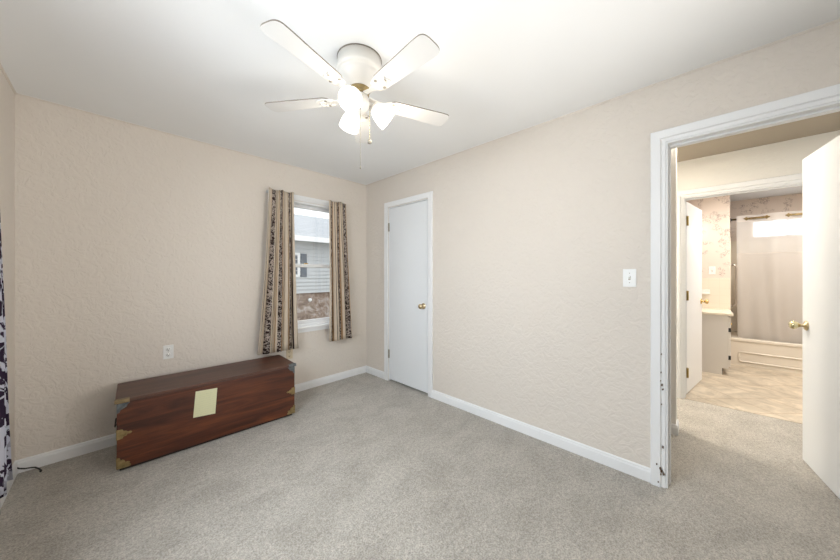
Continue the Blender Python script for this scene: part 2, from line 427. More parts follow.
# bathroom walls
wall_with_holes('wall_bathroom_left', 'y', .30, .12, XB+T, 6.98, 0, H, [], 'wallpaper')
wall_with_holes('wall_bathroom_right', 'y', -1.9, .12, XB+T, 6.98, 0, H, [], 'wallpaper')
wall_with_holes('wall_bathroom_stub', 'x', 6.0, .11, -.264, .30, 0, H, [], 'wallpaper')
wall_with_holes('wall_bathroom_back', 'x', 6.86, .12, -1.78, .30, 0, H, [(-1.25, -.53, 1.83, 2.10)], 'wallpaper')
b = NB(); box(b, 5.992, -.264, 0.70, 6.0, .30, 1.222, .001); struct('trim_8', b, 'walltile')
b = NB(); box(b, 6.11, -1.78, .3, 6.86, -1.772, 1.82); box(b, 6.852, -1.772, .3, 6.86, -.272, 1.80); box(b, 6.005, -.272, .37, 6.852, -.264, 1.80); struct('trim_9', b, 'walltile')

# ---------------------------------------------------------------- mouldings
def molding(name, path, prof=((0, 0.0), (0.013, 0.0), (0.013, 0.062), (0.010, 0.070), (0.010, 0.078), (0.004, 0.084), (0, 0.084)), mat='trim'):
    """path: floor points (x, y) with the room on the left-hand side of travel; prof: (out of wall, z)"""
    bm = NB(); P = [Vector((p[0], p[1], 0)) for p in path]; rows = []
    for i, p in enumerate(P):
        d0 = (P[i]-P[i-1]).normalized() if i > 0 else (P[1]-P[0]).normalized()
        d1 = (P[i+1]-P[i]).normalized() if i < len(P)-1 else d0
        n0 = Vector((-d0.y, d0.x, 0)); n1 = Vector((-d1.y, d1.x, 0)); n = (n0+n1)
        n = n/max(n.dot(n0), .3)
        rows.append([bm.verts.new(p+n*o+Vector((0, 0, z))) for o, z in prof])
    m = len(prof)
    for i in range(len(rows)-1):
        for k in range(m):
            bm.faces.new((rows[i][k], rows[i][(k+1) % m], rows[i+1][(k+1) % m], rows[i+1][k]))
    bm.faces.new(rows[0]); bm.faces.new(rows[-1])
    return struct(name, bm, mat)
molding('baseboard_right', [(X0, .236), (X0, 2.034)])
molding('baseboard_back', [(X0, 2.80), (X0, Y0), (XL, Y0), (XL, YR), (X0, YR), (X0, -.727)])
molding('baseboard_hall', [(3.22, 2.2), (3.22, .160), (3.10, .160), (3.10, 1.80)])
molding('baseboard_hall_far', [(XB, -1.30), (XB, -.752)])
# slim cove bead where wall meets ceiling
molding('trim_1', [(X0, -.80), (X0, Y0), (XL, Y0), (XL, YR)], prof=((0, H-.009), (0.004, H-.009), (0.009, H-.003), (0.009, H), (0, H)), mat='wall')

def casing(name, to3, a0, a1, z0, z1, prof, closed=False, mat='trim', parent=None):
    """mitred casing; to3(a, z, out) -> point; prof: (offset outward from the opening, protrusion)"""
    bm = NB()
    st = [(a0, z0, -1, 0), (a0, z1, -1, 1), (a1, z1, 1, 1), (a1, z0, 1, 0)]
    if closed: st = [(a0, z0, -1, -1), (a0, z1, -1, 1), (a1, z1, 1, 1), (a1, z0, 1, -1)]
    rows = [[bm.verts.new(Vector(to3(a+sa*o, z+sz*o, p))) for o, p in prof] for a, z, sa, sz in st]
    m = len(prof)
    for i in range(4 if closed else 3):
        r0, r1 = rows[i], rows[(i+1) % 4]
        for k in range(m): bm.faces.new((r0[k], r0[(k+1) % m], r1[(k+1) % m], r1[k]))
    if not closed: bm.faces.new(rows[0]); bm.faces.new(rows[-1])
    return struct(name, bm, mat, parent)
PROF_FLAT = ((0.006, 0), (0.006, .014), (0.060, .016), (0.063, .012), (0.063, 0))
PROF_STEP = ((0.0, 0), (0.0, .009), (0.018, .011), (0.024, .021), (0.066, .023), (0.070, .018), (0.070, 0))
rightf = lambda a, z, p: (X0-p, a, z)
# closet door casing and jamb
casing('trim_2', rightf, DC[0], DC[1], 0, DC[3], PROF_FLAT)
casing('trim_3', rightf, DB[0], DB[1], 0, DB[3], PROF_STEP)
hallf = lambda a, z, p: (X0+T+p, a, z)
hallb = lambda a, z, p: (XB-p, a, z)
casing('trim_5', hallb, -.68, .155, 0, 2.065, PROF_STEP)
def jamb(name, x0, x1, a0, a1, z1, stop_x, t=.012):
    bm = NB(); box(bm, x0, a0, 0, x1, a0+t, z1); box(bm, x0, a1-t, 0, x1, a1, z1); box(bm, x0, a0+t, z1-t, x1, a1-t, z1)
    for p, q in ((a0+t, a0+t+.010), (a1-t-.010, a1-t)): box(bm, stop_x, p, 0, stop_x+.032, q, z1-t-.01)
    box(bm, stop_x, a0+t, z1-t-.010, stop_x+.032, a1-t, z1-t)
    return struct(name, bm, 'trim', bevel=.001)
jamb('trim_4', X0-.002, X0+T+.002, DB[0], DB[1], DB[3], X0+.045, .010)
jamb('trim_6', XB-.002, XB+T+.002, -.68, .155, 2.065, XB+.04)
jamb('trim_10', X0+.001, X0+T, DC[0], DC[1], DC[3], X0+.050, .008)
b = NB()
for (y, z, s) in ((.188, .115, .007), (.182, .10, .006), (.205, .135, .0045), (.197, .03, .004), (.173, .085, .005), (.177, .245, .005), (.183, .80, .003), (.181, .615, .005), (.177, .59, .0045), (.187, .64, .003), (.186, .08, .003), (.183, .50, .0025), (.185, .69, .003)):
    n = 8; prism(b, [(X0-.0243+ (0.004 if y < .18 else 0), y+s*(.6+.6*random.random())*math.cos(2*PI*k/n), z+s*(.9+.9*random.random())*math.sin(2*PI*k/n)) for k in range(n)], (0.012, 0, 0))
struct('paint_chips', b, 'chip', bpy.data.objects['trim_3'])

# ---------------------------------------------------------------- knobs, hinges, doors
def knob(parent, p, n, style='round', mat='brass'):
    b = NB()
    if style == 'round':
        lathe(b, p, n, [(0, .031), (.004, .032), (.008, .026), (.010, .012), (.032, .010), (.038, .020), (.046, .0265), (.056, .027), (.064, .020), (.068, .0)], 24)
        o = obj('door_knob', b, mat, parent)
    else:
        lathe(b, p, n, [(0, .032), (.004, .033), (.009, .028), (.012, .011), (.022, .009), (.026, .012), (.030, .010)], 28)
        o = obj('door_knob', b, mat, parent)
        b = NB(); a = Vector(p)+Vector(n).normalized()*.030
        lathe(b, a, n, [(0, .010), (.006, .017), (.018, .026), (.030, .0285), (.040, .025), (.045, .020), (.046, 0)], 10)
        obj('faceted_grip', b, 'brass_pale', o)
    return o
def hinge(parent, p, mat, h=.09, w=.02, plane='y', d=1):
    b = NB(); x, y, z = p
    lathe(b, (x, y, z-h/2), (0, 0, 1), [(0, .004), (.001, .0062), (h*.33, .0062), (h*.335, .0056), (h*.34, .0062), (h*.66, .0062), (h*.665, .0056), (h*.67, .0062), (h-.001, .0062), (h, .004)], 12)
    if plane == 'y': box(b, x-.0015, y, z-h/2, x+.0015, y+w*d, z+h/2)
    else: box(b, x, y-.0015, z-h/2, x+w*d, y+.0015, z+h/2)
    return obj('hinge', b, mat, parent)

# closet door (closed), hinges on the far side
d1 = sroot('door_1', (X0, 2.41, 0))
b = NB(); box(b, .004, -.311, .022, .042, .313, 2.062, .002); obj('door_panel', b, 'door', d1)
knob(d1, (.004, -.252, .937), (-1, 0, 0), 'round', 'brass_dull')
for z in (1.84, .325): hinge(d1, (-.003, .318, z), 'hinge_grey', .10, .016, 'y', -1)
b = NB(); box(b, X0+T+.01, 2.0, 0, X0+T+.03, 2.82, 2.2); struct('closet_shade_sheet', b, 'slot')  # near-black sheet, paints in the shade behind the gap under the closet door

# bedroom door (open into the hall)
hx, hy = 2.428, -.607; ang = math.atan2(-.486-hy, 3.27-hx); L = math.hypot(3.27-hx, -.486-hy)
d2 = sroot('door_2', (hx, hy, 0), ang)
b = NB(); box(b, .0, -.035, .014, L, 0, 2.062, .002); obj('door_panel', b, 'door', d2)
knob(d2, (L-.063, 0, .935), (0, 1, 0), 'tulip', 'brass_dull')
knob(d2, (L-.063, -.035, .935), (0, -1, 0), 'tulip', 'brass')
b = NB(); box(b, L-.0005, -.030, .905, L+.0015, -.005, .965); lathe(b, (L, -.0175, .935), (1, 0, 0), [(0, .008), (.008, .007), (.009, 0)], 12); obj('latch_plate', b, 'brass', d2)
for z in (1.84, 1.05, .25): hinge(d2, (.0, -.040, z), 'brass_hinge', .09, .03, 'x', 1)

# bathroom door (open into the bathroom)
hx, hy = XB+T+.018, .131; ang = math.atan2(.016-hy, 4.905-hx); L = math.hypot(4.905-hx, .016-hy)
d3 = sroot('door_3', (hx, hy, 0), ang)
b = NB(); box(b, 0, 0, .014, L, .035, 2.045, .002); obj('door_panel', b, 'door', d3)
knob(d3, (L-.06, 0, .955), (0, -1, 0), 'round', 'brass')
knob(d3, (L-.06, .035, .955), (0, 1, 0), 'round', 'brass')
for z in (1.84, 1.052, .238):
    h_ = hinge(d3, (-.012, -.012, z), 'brass_hinge', .10, .03, 'x', 1)
    b = NB(); box(b, -.040, -.0035, z-.05, -.012, -.0005, z+.05); box(b, -.001, -.004, z-.05, .022, 0, z+.05); obj('hinge_leaf', b, 'brass_hinge', h_)

# ---------------------------------------------------------------- windows
def sash_window(name, to3, a0, a1, z0, z1, zm, rec, depth_sign):
    """double-hung window; to3(a,z,d): d = distance outwards from the room face"""
    root = sroot(name, to3((a0+a1)/2, z0, 0)); ox, oy, oz = root.location
    def P(a, z, d): x, y, zz = to3(a, z, d); return (x-ox, y-oy, zz-oz)
    def bx(bm, a, za, d, a2, zb, d2, bev=0.0):
        p, q = P(a, za, d), P(a2, zb, d2); box(bm, min(p[0], q[0]), min(p[1], q[1]), min(p[2], q[2]), max(p[0], q[0]), max(p[1], q[1]), max(p[2], q[2]), bev)
    t = .02
    b = NB(); bx(b, a0, z0, 0, a0+t, z1, .145); bx(b, a1-t, z0, 0, a1, z1, .145); bx(b, a0+t, z1-t, 0, a1-t, z1, .145); bx(b, a0+t, z0, .02, a1-t, z0+.02, .16)
    obj('window_frame', b, 'vinyl_frame', root, bevel=.001)
    def sash(nm, za, zb, d):
        s = .034; b = NB(); bx(b, a0+t, za, d, a0+t+s, zb, d+.028); bx(b, a1-t-s, za, d, a1-t, zb, d+.028)
        bx(b, a0+t+s, za, d, a1-t-s, za+s+.006, d+.028); bx(b, a0+t+s, zb-s, d, a1-t-s, zb, d+.028)
        o = obj(nm, b, 'vinyl_frame', root, bevel=.0015)
        b = NB(); bx(b, a0+t+s, za+s+.006, d+.012, a1-t-s, zb-s, d+.016); obj('window_pane', b, 'glass', o)
    sash('lower_sash', z0+.02, zm+.018, rec); sash('upper_sash', zm-.018, z1-t, rec+.032)
    b = NB(); c = (a0+a1)/2; bx(b, c-.02, zm+.018, rec+.002, c+.02, zm+.03, rec+.02, .002); obj('sash_lock', b, 'brass', root)
    b = NB(); bx(b, a0-.075, z0-.022, -.038, a1+.075, z0, 0, .004); bx(b, a0, z0-.002, 0, a1, z0+.001, .06); obj('window_sill', b, 'trim', root)
    b = NB(); bx(b, a0-.055, z0-.062, -.014, a1+.055, z0-.022, 0, .002); obj('apron', b, 'trim', root)
    cs = casing('casing', lambda a, z, p: P(a, z, -p), a0, a1, z0, z1, ((0.004, 0), (0.004, .014), (0.056, .017), (0.060, .012), (0.060, 0)), parent=root)
    return root
backf = lambda a, z, d: (a, Y0+d, z)
leftf = lambda a, z, d: (XL-d, a, z)
sash_window('window_1', backf, *WB, 1.372, .055, 1)
sash_window('window_2', leftf, *WL, 1.42, .055, 1)
# bathroom window: short slider with obscure panes
w3 = sroot('window_3', (6.86, -.89, 1.83))
b = NB(); box(b, 0, -.36, 0, .11, -.335, .27); box(b, 0, .335, 0, .11, .36, .27); box(b, 0, -.335, 0, .11, .335, .022); box(b, 0, -.335, .248, .11, .335, .27); box(b, .03, -.003, .022, .07, .003, .248)
obj('window_frame', b, 'vinyl_frame', w3)
for y0_, y1_ in ((-.335, -.003), (.003, .335)):
    b = NB(); box(b, .045, y0_, .022, .050, y1_, .248); pn = obj('window_pane', b, 'frost', w3)
area('portal_bath_window', (6.99, -.89, 1.965), (0, R(90), 0), .27, .72, 10, (1, 1, 1), portal=True)
area('daylight_bath_window', (7.0, -.89, 1.965), (0, R(90), 0), .26, .70, 2.5, (.92, .96, 1.0))

# ---------------------------------------------------------------- neighbouring house seen through window_1
hs = thing('neighboring_house', 'grey lap sided house next door seen through the bedroom window', 'house', (3.2, 8.0, -.4))
b = NB(); z = 1.15
while z < 2.62:                                     # overlapping lap boards
    prism(b, [(-3.2, -.034, z), (-3.2, 0, z), (-3.2, .06, z), (-3.2, .06, z+.102), (-3.2, -.008, z+.102)], (9, 0, 0)); z += .102
obj('siding', b, 'siding', hs)
b = NB(); box(b, -3.2, .012, 0, 5.8, .12, 1.15); obj('foundation', b, 'stone', hs)
b = NB()
prism(b, [(-3.5, -.40, 2.62), (-3.5, -.40, 2.70), (-3.5, 3.4, 4.0), (-3.5, 3.4, 3.92)], (9.6, 0, 0)); obj('roof', b, 'shingles', hs)
b = NB(); box(b, -3.5, -.42, 2.55, 6.1, -.38, 2.69); box(b, -3.5, -.38, 2.60, 6.1, .06, 2.62); obj('eave_board', b, 'vinyl_frame', hs)
hw = NB(); box(hw, -.62, -.05, 1.60, -.57, .02, 2.26); box(hw, .27, -.05, 1.60, .335, .02, 2.26); box(hw, -.57, -.05, 2.20, .27, .02, 2.26); box(hw, -.57, -.05, 1.60, .27, .02, 1.66); box(hw, -.57, -.045, 1.90, .27, .01, 1.94)
hwo = obj('window', hw, 'vinyl_frame', hs)
b = NB(); box(b, -.57, -.03, 1.66, .27, -.02, 1.90); box(b, -.57, -.03, 1.94, .27, -.02, 2.20); obj('pane', b, 'dark_glass', hwo)
b = NB(); box(b, .36, -.05, 1.60, .53, -.015, 2.24, .004)
for k in range(18):
    zz = 1.63+k*.033
    if not 1.90 < zz < 1.93: box(b, .38, -.058, zz, .51, -.048, zz+.018)
obj('shutter', b, 'shutter', hs)
b = NB(); lathe(b, (.62, -.03, .95), (0, -1, 0), [(0, .05), (.02, .055), (.03, .04), (.05, .02)], 16); obj('vent_cap', b, 'vinyl_frame', hs)
b = NB(); box(b, -6, Y0+.16, -.46, 14, 16, -.40); struct('ground', b, 'grass')

# ---------------------------------------------------------------- curtains
def curtain(name, label, org, top, bot, zt, zb, folds, amp, cloth, side=0, group=None, n=110, rows=26, u0=0.0, mat='fabric', wob=.10):
    """a hanging panel; org(a, out, z) -> point; top/bot: (a0, a1)"""
    bm = NB(); uvl = bm.loops.layers.uv.new('uv'); g = []
    for j in range(rows+1):
        v = j/rows; row = []
        e = v**1.3
        a0 = top[0]+(bot[0]-top[0])*e; a1 = top[1]+(bot[1]-top[1])*e
        am = amp*(.32+.68*min(1, v*1.6))*(1+.25*v)
        for i in range(n+1):
            u = i/n
            ph = 2*PI*folds*u+.5*math.sin(5*u+1.0)
            a = a0+(a1-a0)*(u+wob/folds*math.sin(2*ph)*(.5+.5*v))
            o = am*math.sin(ph)+am*.28*math.sin(2.7*ph+1.3+2*v)+.010*v*math.sin(9*u+4*v)
            z = zt+(zb-zt)*v + (.006*math.sin(ph) if j == rows else 0) + (.008*math.sin(ph*.5+.6) if j == 0 else 0)
            row.append((bm.verts.new(org(a, o, z)), (u0+u*cloth, z)))
        g.append(row)
    for j in range(rows):
        for i in range(n):
            q = [g[j][i], g[j][i+1], g[j+1][i+1], g[j+1][i]]
            f = bm.faces.new([p[0] for p in q]); f.smooth = True
            for lp, p in zip(f.loops, q): lp[uvl].uv = p[1]
    me = bpy.data.meshes.new(name); bm.to_mesh(me); bm.free(); me.materials.append(M[mat])
    o = bpy.data.objects.new(name, me); COL.objects.link(o)
    s = o.modifiers.new('thickness', 'SOLIDIFY'); s.thickness = .0015; s.offset = 0
    return tag(o, label, 'curtain', group)
bo = lambda a, o, z: (a, Y0-.084-.014*(2.13-z)-o, z)
curtain('window_curtain', 'striped brown and cream curtain panel above the wooden chest, left side of the window', bo, (1.060, 1.308), (.948, 1.336), 2.128, .50, 4.3, .028, .350, u0=.0826, group='striped curtains at the bedroom window')
curtain('window_curtain', 'striped brown and cream curtain panel nearest the closet door, right side of the window', bo, (1.708, 1.935), (1.700, 1.998), 2.124, .505, 3.4, .026, .300, u0=.0, group='striped curtains at the bedroom window')
lo = lambda a, o, z: (XL+.090+o*.9, a, z)
curtain('window_curtain', 'dark floral striped curtain panel hanging at the left edge of the photo', lo, (1.74, 2.17), (1.70, 2.452), 2.128, .305, 5.0, .020, .62, u0=.229, mat='fabric_floral')
rd = thing('curtain_rod', 'flat white curtain rod across the top of the bedroom window', 'curtain rod', (1.49, Y0, 2.108))
b = NB(); box(b, -.425, -.070, -.011, .43, -.064, .011, .002); obj('rod', b, 'trim', rd)
for s in (-1, 1):
    b = NB(); x = .43 if s > 0 else -.425; box(b, min(x, x-s*.006), -.064, -.011, max(x, x-s*.006), -.0005, .011); obj('bracket', b, 'trim', rd)
rd = thing('curtain_rod', 'flat white curtain rod over the window in the left wall', 'curtain rod', (XL, 1.2, 2.108))
b = NB(); box(b, .072, -.92, -.011, .078, .96, .011, .002); obj('rod', b, 'trim', rd)
for s in (-.92, .96):
    b = NB(); box(b, .0005, s-.003, -.011, .072, s+.003, .011); obj('bracket', b, 'trim', rd)

# ---------------------------------------------------------------- outlets and switches
def outlet(label, loc, rz, mat='plastic', sz=(.066, .112)):
    t = thing('wall_outlet', label, 'outlet', loc, rz, 'outlets low on the window wall')           # local: wall face at y=0, room towards -y
    b = NB(); w, h = sz; box(b, -w/2, -.006, -h/2, w/2, -.0003, h/2, .002); obj('cover_plate', b, mat, t)
    for s in (-1, 1):
        b = NB(); z = s*.022; lathe(b, (0, -.0058, z), (0, -1, 0), [(0, .0165), (.002, .016), (.0021, 0)], 20); r_ = obj('receptacle', b, mat, t)
        b = NB()
        for q in (-.006, .006): box(b, q-.0012, -.0085, z-.001, q+.0012, -.0078, z+.008)
        lathe(b, (0, -.0078, z-.008), (0, -1, 0), [(0, .0028), (.0007, .0028)], 10); obj('slots', b, 'slot', r_)
    b = NB(); lathe(b, (0, -.0058, 0), (0, -1, 0), [(0, .003), (.001, .0025)], 10); obj('screw', b, 'hinge_grey', t)
    return t
outlet('white wall outlet above the wooden chest, left of the window', (.314, Y0, .638), 0)
outlet('ivory wall outlet tucked beside the chest below the window curtain', (1.300, Y0, .432), 0, 'ivory')
def switch(label, loc, rz, w=.070, h=.114):
    t = thing('light_switch', label, 'light switch', loc, rz)
    b = NB(); box(b, -w/2, -.006, -h/2, w/2, -.0003, h/2, .002); obj('cover_plate', b, 'plastic', t)
    b = NB(); box(b, -.006, -.0066, -.013, .006, -.0058, .013); obj('slot', b, 'hinge_grey', t)
    b = NB(); prism(b, [(-.0045, -.0062, -.008), (-.0045, -.0062, .008), (-.0045, -.018, .012), (-.0045, -.018, .006)], (.009, 0, 0)); obj('toggle', b, 'plastic', t, bevel=.001)
    for s in (-1, 1):
        b = NB(); lathe(b, (0, -.0058, s*.03), (0, -1, 0), [(0, .003), (.001, .0025)], 10); obj('screw', b, 'hinge_grey', t)
    return t
switch('white toggle light switch on the wall beside the bedroom doorway', (X0, .343, 1.255), R(-90))
switch('white switch plate on the bathroom wallpaper above the cream tile', (6.0, -.085, 1.33), R(-90))

# ---------------------------------------------------------------- chest
CW, CD, CH = 1.137, .425, .468
ca = math.atan2(2.665-2.705, 1.13)
ch = thing('wooden_chest', 'long mahogany chest with brass corner fittings standing against the wall', 'chest', (.008, 2.706, 0), ca)
# local: front face y=0, x 0..CW, depth +y
b = NB(); box(b, .018, .03, 0, CW-.018, CD-.02, .026, .003); obj('base', b, 'dark_base', ch)
b = NB(); box(b, .006, .006, .022, CW-.006, CD-.004, CH-.024, .004); obj('body', b, 'wood', ch)
b = NB(); box(b, .012, .010, CH-.0245, CW-.012, CD-.010, CH-.0195); obj('lid_gap', b, 'dark_base', ch)
b = NB(); box(b, -.002, -.004, CH-.020, CW+.002, CD, CH, .004); obj('lid', b, 'wood_lid', ch)
def fit(pts, mat, y=.006, nm='corner_bracket'):
    b = NB(); prism(b, [(p[0], y-.0022, p[1]) for p in pts], (0, .0025, 0)); return obj(nm, b, mat, ch, bevel=.0006)
def ornate(s, x, z):   # a corner plate with curled outline; s=+1 from left edge
    return [(x+s*p[0], z+p[1]) for p in ((0, 0), (.062, 0), (.066, .012), (.058, .020), (.062, .030), (.050, .036), (.040, .034), (.036, .048), (.026, .056), (.018, .052), (.014, .070), (0, .074))]
fit(ornate(1, .006, .024), 'brass_old'); fit(ornate(-1, CW-.006, .024), 'brass_old')
topc = lambda s, x, z: [(x, z), (x+s*.062, z), (x+s*.050, z-.012), (x+s*.044, z-.026), (x+s*.030, z-.034), (x+s*.018, z-.040), (x+s*.012, z-.056), (x, z-.062)]
fit(topc(1, .006, CH-.025), 'steel_old'); fit(topc(-1, CW-.006, CH-.025), 'steel_old')
def mid(s, x, z):
    return [(x+s*p[0], z+p[1]) for p in ((0, -.032), (.026, -.030), (.032, -.018), (.044, -.016), (.050, -.007), (.064, -.008), (.072, 0), (.064, .008), (.050, .007), (.044, .016), (.032, .018), (.026, .030), (0, .032))]
fit(mid(1, .006, .245), 'brass_old', nm='side_clasp'); fit(mid(-1, CW-.006, .225), 'brass_old', nm='side_clasp')
for s, x, z in ((1, .006, .245), (-1, CW-.006, .225), (1, .006, .06), (-1, CW-.006, .06)):   # wrap round the end of the chest
    b = NB(); x1 = x-s*.0022; box(b, min(x, x1)-.0002, .004, z-.032, max(x, x1)+.0002, .050, z+.032); obj('end_plate', b, 'brass_old', ch)
b = NB(); box(b, -.0042, -.0062, CH-.020, .066, .030, CH+.0022, .001); obj('lid_strap', b, 'brass_dark', ch)
b = NB(); box(b, CW-.060, -.0062, CH-.020, CW+.0042, .026, CH+.0022, .001); obj('lid_strap', b, 'steel_old', ch)
for x0_, s in ((.006, -1), (CW-.006, 1)):
    b = NB(); tube(b, [(x0_, .14, .27), (x0_+s*.010, .145, .262), (x0_+s*.012, .17, .245), (x0_+s*.012, .25, .245), (x0_+s*.010, .275, .262), (x0_, .28, .27)], .005, 8)
    box(b, min(x0_, x0_+s*.004), .125, .250, max(x0_, x0_+s*.004), .155, .290, .001); box(b, min(x0_, x0_+s*.004), .265, .250, max(x0_, x0_+s*.004), .295, .290, .001)
    obj('carry_handle', b, 'dark_base', ch)
b = NB(); lw = .0; prism(b, [(.397, .0, .226), (.532, .0, .214), (.545, .0, .406), (.412, .0, .414)], (0, .0012, 0))
nt_ = obj('paper_note', b, 'paper', loc=(.008, 2.706, 0), rot=(0, 0, ca)); nt_.location = Vector((.008, 2.706, 0))+Matrix.Rotation(ca, 3, 'Z') @ Vector((0, .0044, 0))
tag(nt_, 'pale green sheet of handwritten note paper stuck on the front of the chest', 'note')
b = NB(); tube(b, [(-.436, 3.160, .052), (-.420, 3.158, .036), (-.3955, 3.152, .026), (-.372, 3.146, .024), (-.354, 3.138, .021), (-.338, 3.125, .012), (-.330, 3.112, .007), (-.327, 3.10, .006)], .0045, 8)
lathe(b, (-.327, 3.102, .006), (0.1, -1, 0), [(0, .0045), (.003, .0062), (.018, .0055), (.020, .003)], 10)
tag(obj('power_cord', b, 'black'), 'short black cord lying on the carpet by the left baseboard', 'cord')

# ---------------------------------------------------------------- ceiling fan
FC = (.926, 1.345)
fan = thing('ceiling_fan', 'white five blade ceiling fan with lit frosted glass lamps', 'ceiling fan', (FC[0], FC[1], H))
fx = R(-YAW)   # camera-right direction as an angle in the world
b = NB(); lathe(b, (0, 0, -.0005), (0, 0, -1), [(0, .119), (.004, .119), (.005, .117)], 48); obj('mounting_ring', b, 'blade_edge', fan)
b = NB(); lathe(b, (0, 0, -.004), (0, 0, -1), [(0, .116), (.055, .119), (.062, .125), (.074, .125), (.079, .115), (.083, .108), (.090, .109), (.098, .106), (.115, .098), (.135, .082), (.150, .066), (.158, .058)], 48); obj('motor_housing', b, 'fan', fan)
b = NB(); lathe(b, (0, 0, -.1625), (0, 0, -1), [(0, .058), (.004, .058), (.010, .052), (.028, .050), (.030, .045)], 40); obj('rotor_ring', b, 'brass_old', fan)
b = NB(); lathe(b, (0, 0, -.194), (0, 0, -1), [(0, .040), (.004, .046), (.030, .048), (.036, .052), (.060, .052), (.066, .046), (.080, .036), (.090, .022), (.096, .012), (.098, 0)], 36); obj('light_fitter', b, 'fan', fan)
BZ = -.207
blade_objs = []
def blade_mesh():
    n = 14; r0, r1 = .165, .547; outl = []
    w0, w1 = .047, .060
    left = [(r0+.012, -w0*.80), (r0+.03, -w0)]; outl = left[:]
    outl += [(r1-.055, -w1)]
    for k in range(1, n):
        t = -PI/2+PI*k/n; c = abs(math.cos(t))**.5; s = math.copysign(abs(math.sin(t))**.62, math.sin(t))
        outl.append((r1-.055+.055*c, w1*s))
    outl += [(r1-.055, w1), (r0+.03, w0), (r0+.012, w0*.80), (r0, w0*.4), (r0, -w0*.4)]
    bm = NB(); prism(bm, [(x, y, -.003) for x, y in outl], (0, 0, .006))
    for f in bm.faces: f.material_index = 0 if abs(f.normal.z) > .5 else 1
    bm.normal_update()
    for f in bm.faces: f.material_index = 0 if abs(f.normal.z) > .5 else 1
    return bm
def iron_mesh():
    bm = NB()
    prism(bm, [(.052, -.014, .004), (.10, -.010, -.004), (.135, -.016, -.010), (.150, -.034, -.010), (.185, -.042, -.010), (.222, -.036, -.010), (.238, -.018, -.010), (.226, -.005, -.010), (.238, .005, -.010), (.244, .020, -.010), (.222, .038, -.010), (.185, .042, -.010), (.150, .034, -.010), (.135, .016, -.010), (.10, .010, -.004), (.052, .014, .004)], (0, 0, .0055))
    for (x, y) in ((.165, -.020), (.165, .020)):
        lathe(bm, (x, y, -.010), (0, 0, -1), [(0, .014), (.003, .012), (.004, .006), (.0045, 0)], 16)
    tube(bm, [(.205+.018*math.cos(t), .018*math.sin(t), -.011) for t in [R(-130+20*k) for k in range(14)]], .0045, 8)
    return bm
for k in range(5):
    th = fx+R(-117.8+72*k)
    q = Matrix.Rotation(th, 4, 'Z')
    e = blade_mesh(); bo_ = obj('fan_blade', e, ['blade', 'blade_edge'], fan)
    bo_.matrix_local = Matrix.Translation((0, 0, BZ)) @ q @ Matrix.Rotation(R(-7), 4, 'X')
    bmi = iron_mesh(); io = obj('blade_bracket', bmi, 'fan', bo_); io.location = (0, 0, .0005)
    for (x, y) in ((.185, -.029), (.185, .029), (.225, .0)):
        bs_ = NB(); lathe(bs_, (x, y, -.0095), (0, 0, -1), [(0, .0085), (.003, .007), (.0035, 0)], 10); obj('screw', bs_, 'hinge_grey', bo_)
for k, dv in enumerate((-96, 19, 125)):
    th = fx+R(dv); dr = Vector((math.cos(th), math.sin(th), 0)); p0 = dr*.046+Vector((0, 0, -.236))
    ax = (dr*.80+Vector((0, 0, -.60))).normalized()
    b = NB(); tube(b, [dr*.03+Vector((0, 0, -.236)), dr*.052+Vector((0, 0, -.234)), dr*.062+Vector((0, 0, -.234)), dr*.062+Vector((0, 0, -.234))+ax*.012], .011, 12)
    s0 = dr*.062+Vector((0, 0, -.234))+ax*.008
    lathe(b, s0, ax, [(0, .016), (.004, .026), (.020, .027), (.022, .020)], 20); arm = obj('lamp_arm', b, 'fan', fan)
    b = NB(); prof = [(.012, .026), (.022, .033), (.040, .043), (.062, .050), (.085, .0545), (.108, .056), (.112, .0575), (.112, .0545), (.108, .053), (.085, .051), (.062, .047), (.040, .040), (.022, .030), (.012, .022)]
    lathe(b, s0, ax, prof, 32, cap=False); sh = obj('lamp_shade', b, 'shade', arm)
    b = NB(); lathe(b, s0, ax, [(.02, .010), (.035, .013), (.050, .022), (.066, .027), (.082, .024), (.094, .012), (.097, 0)], 20); obj('light_bulb', b, 'bulb', arm)
    ld = bpy.data.lights.new('fan_bulb_light', 'POINT'); ld.energy = 1.9; ld.color = (1.0, .89, .74); ld.shadow_soft_size = .05
    lo_ = bpy.data.objects.new('fan_bulb_light', ld); COL.objects.link(lo_); lo_.location = Vector((FC[0], FC[1], H))+s0+ax*.150
cr = lambda r, f_: Vector((math.cos(fx)*r-math.sin(fx)*f_, math.sin(fx)*r+math.cos(fx)*f_, 0))
for (rr, ff, z1, bead) in ((.010, -.030, -.585, 0), (.052, .010, -.425, 1)):
    b = NB(); p = cr(rr, ff); z = -.265
    zz = z
    tube(b, [p+Vector((0, 0, -.24)), p+Vector((0, 0, z1))], .0010, 6)
    while zz > z1:
        lathe(b, p+Vector((0, 0, zz)), (0, 0, -1), [(0, .0), (.0010, .0017), (.0030, .0017), (.004, .0)], 6); zz -= .0065
    c_ = obj('pull_chain', b, 'brass_pale' if bead else 'hinge_grey', fan)
    b = NB()
    if bead: lathe(b, p+Vector((0, 0, z1)), (0, 0, -1), [(0, .003), (.004, .008), (.014, .012), (.022, .011), (.026, .0)], 14)
    else: lathe(b, p+Vector((0, 0, z1)), (0, 0, -1), [(0, .002), (.004, .0035), (.014, .0035), (.018, .0)], 12)
    obj('chain_pull', b, 'hinge_grey', c_)

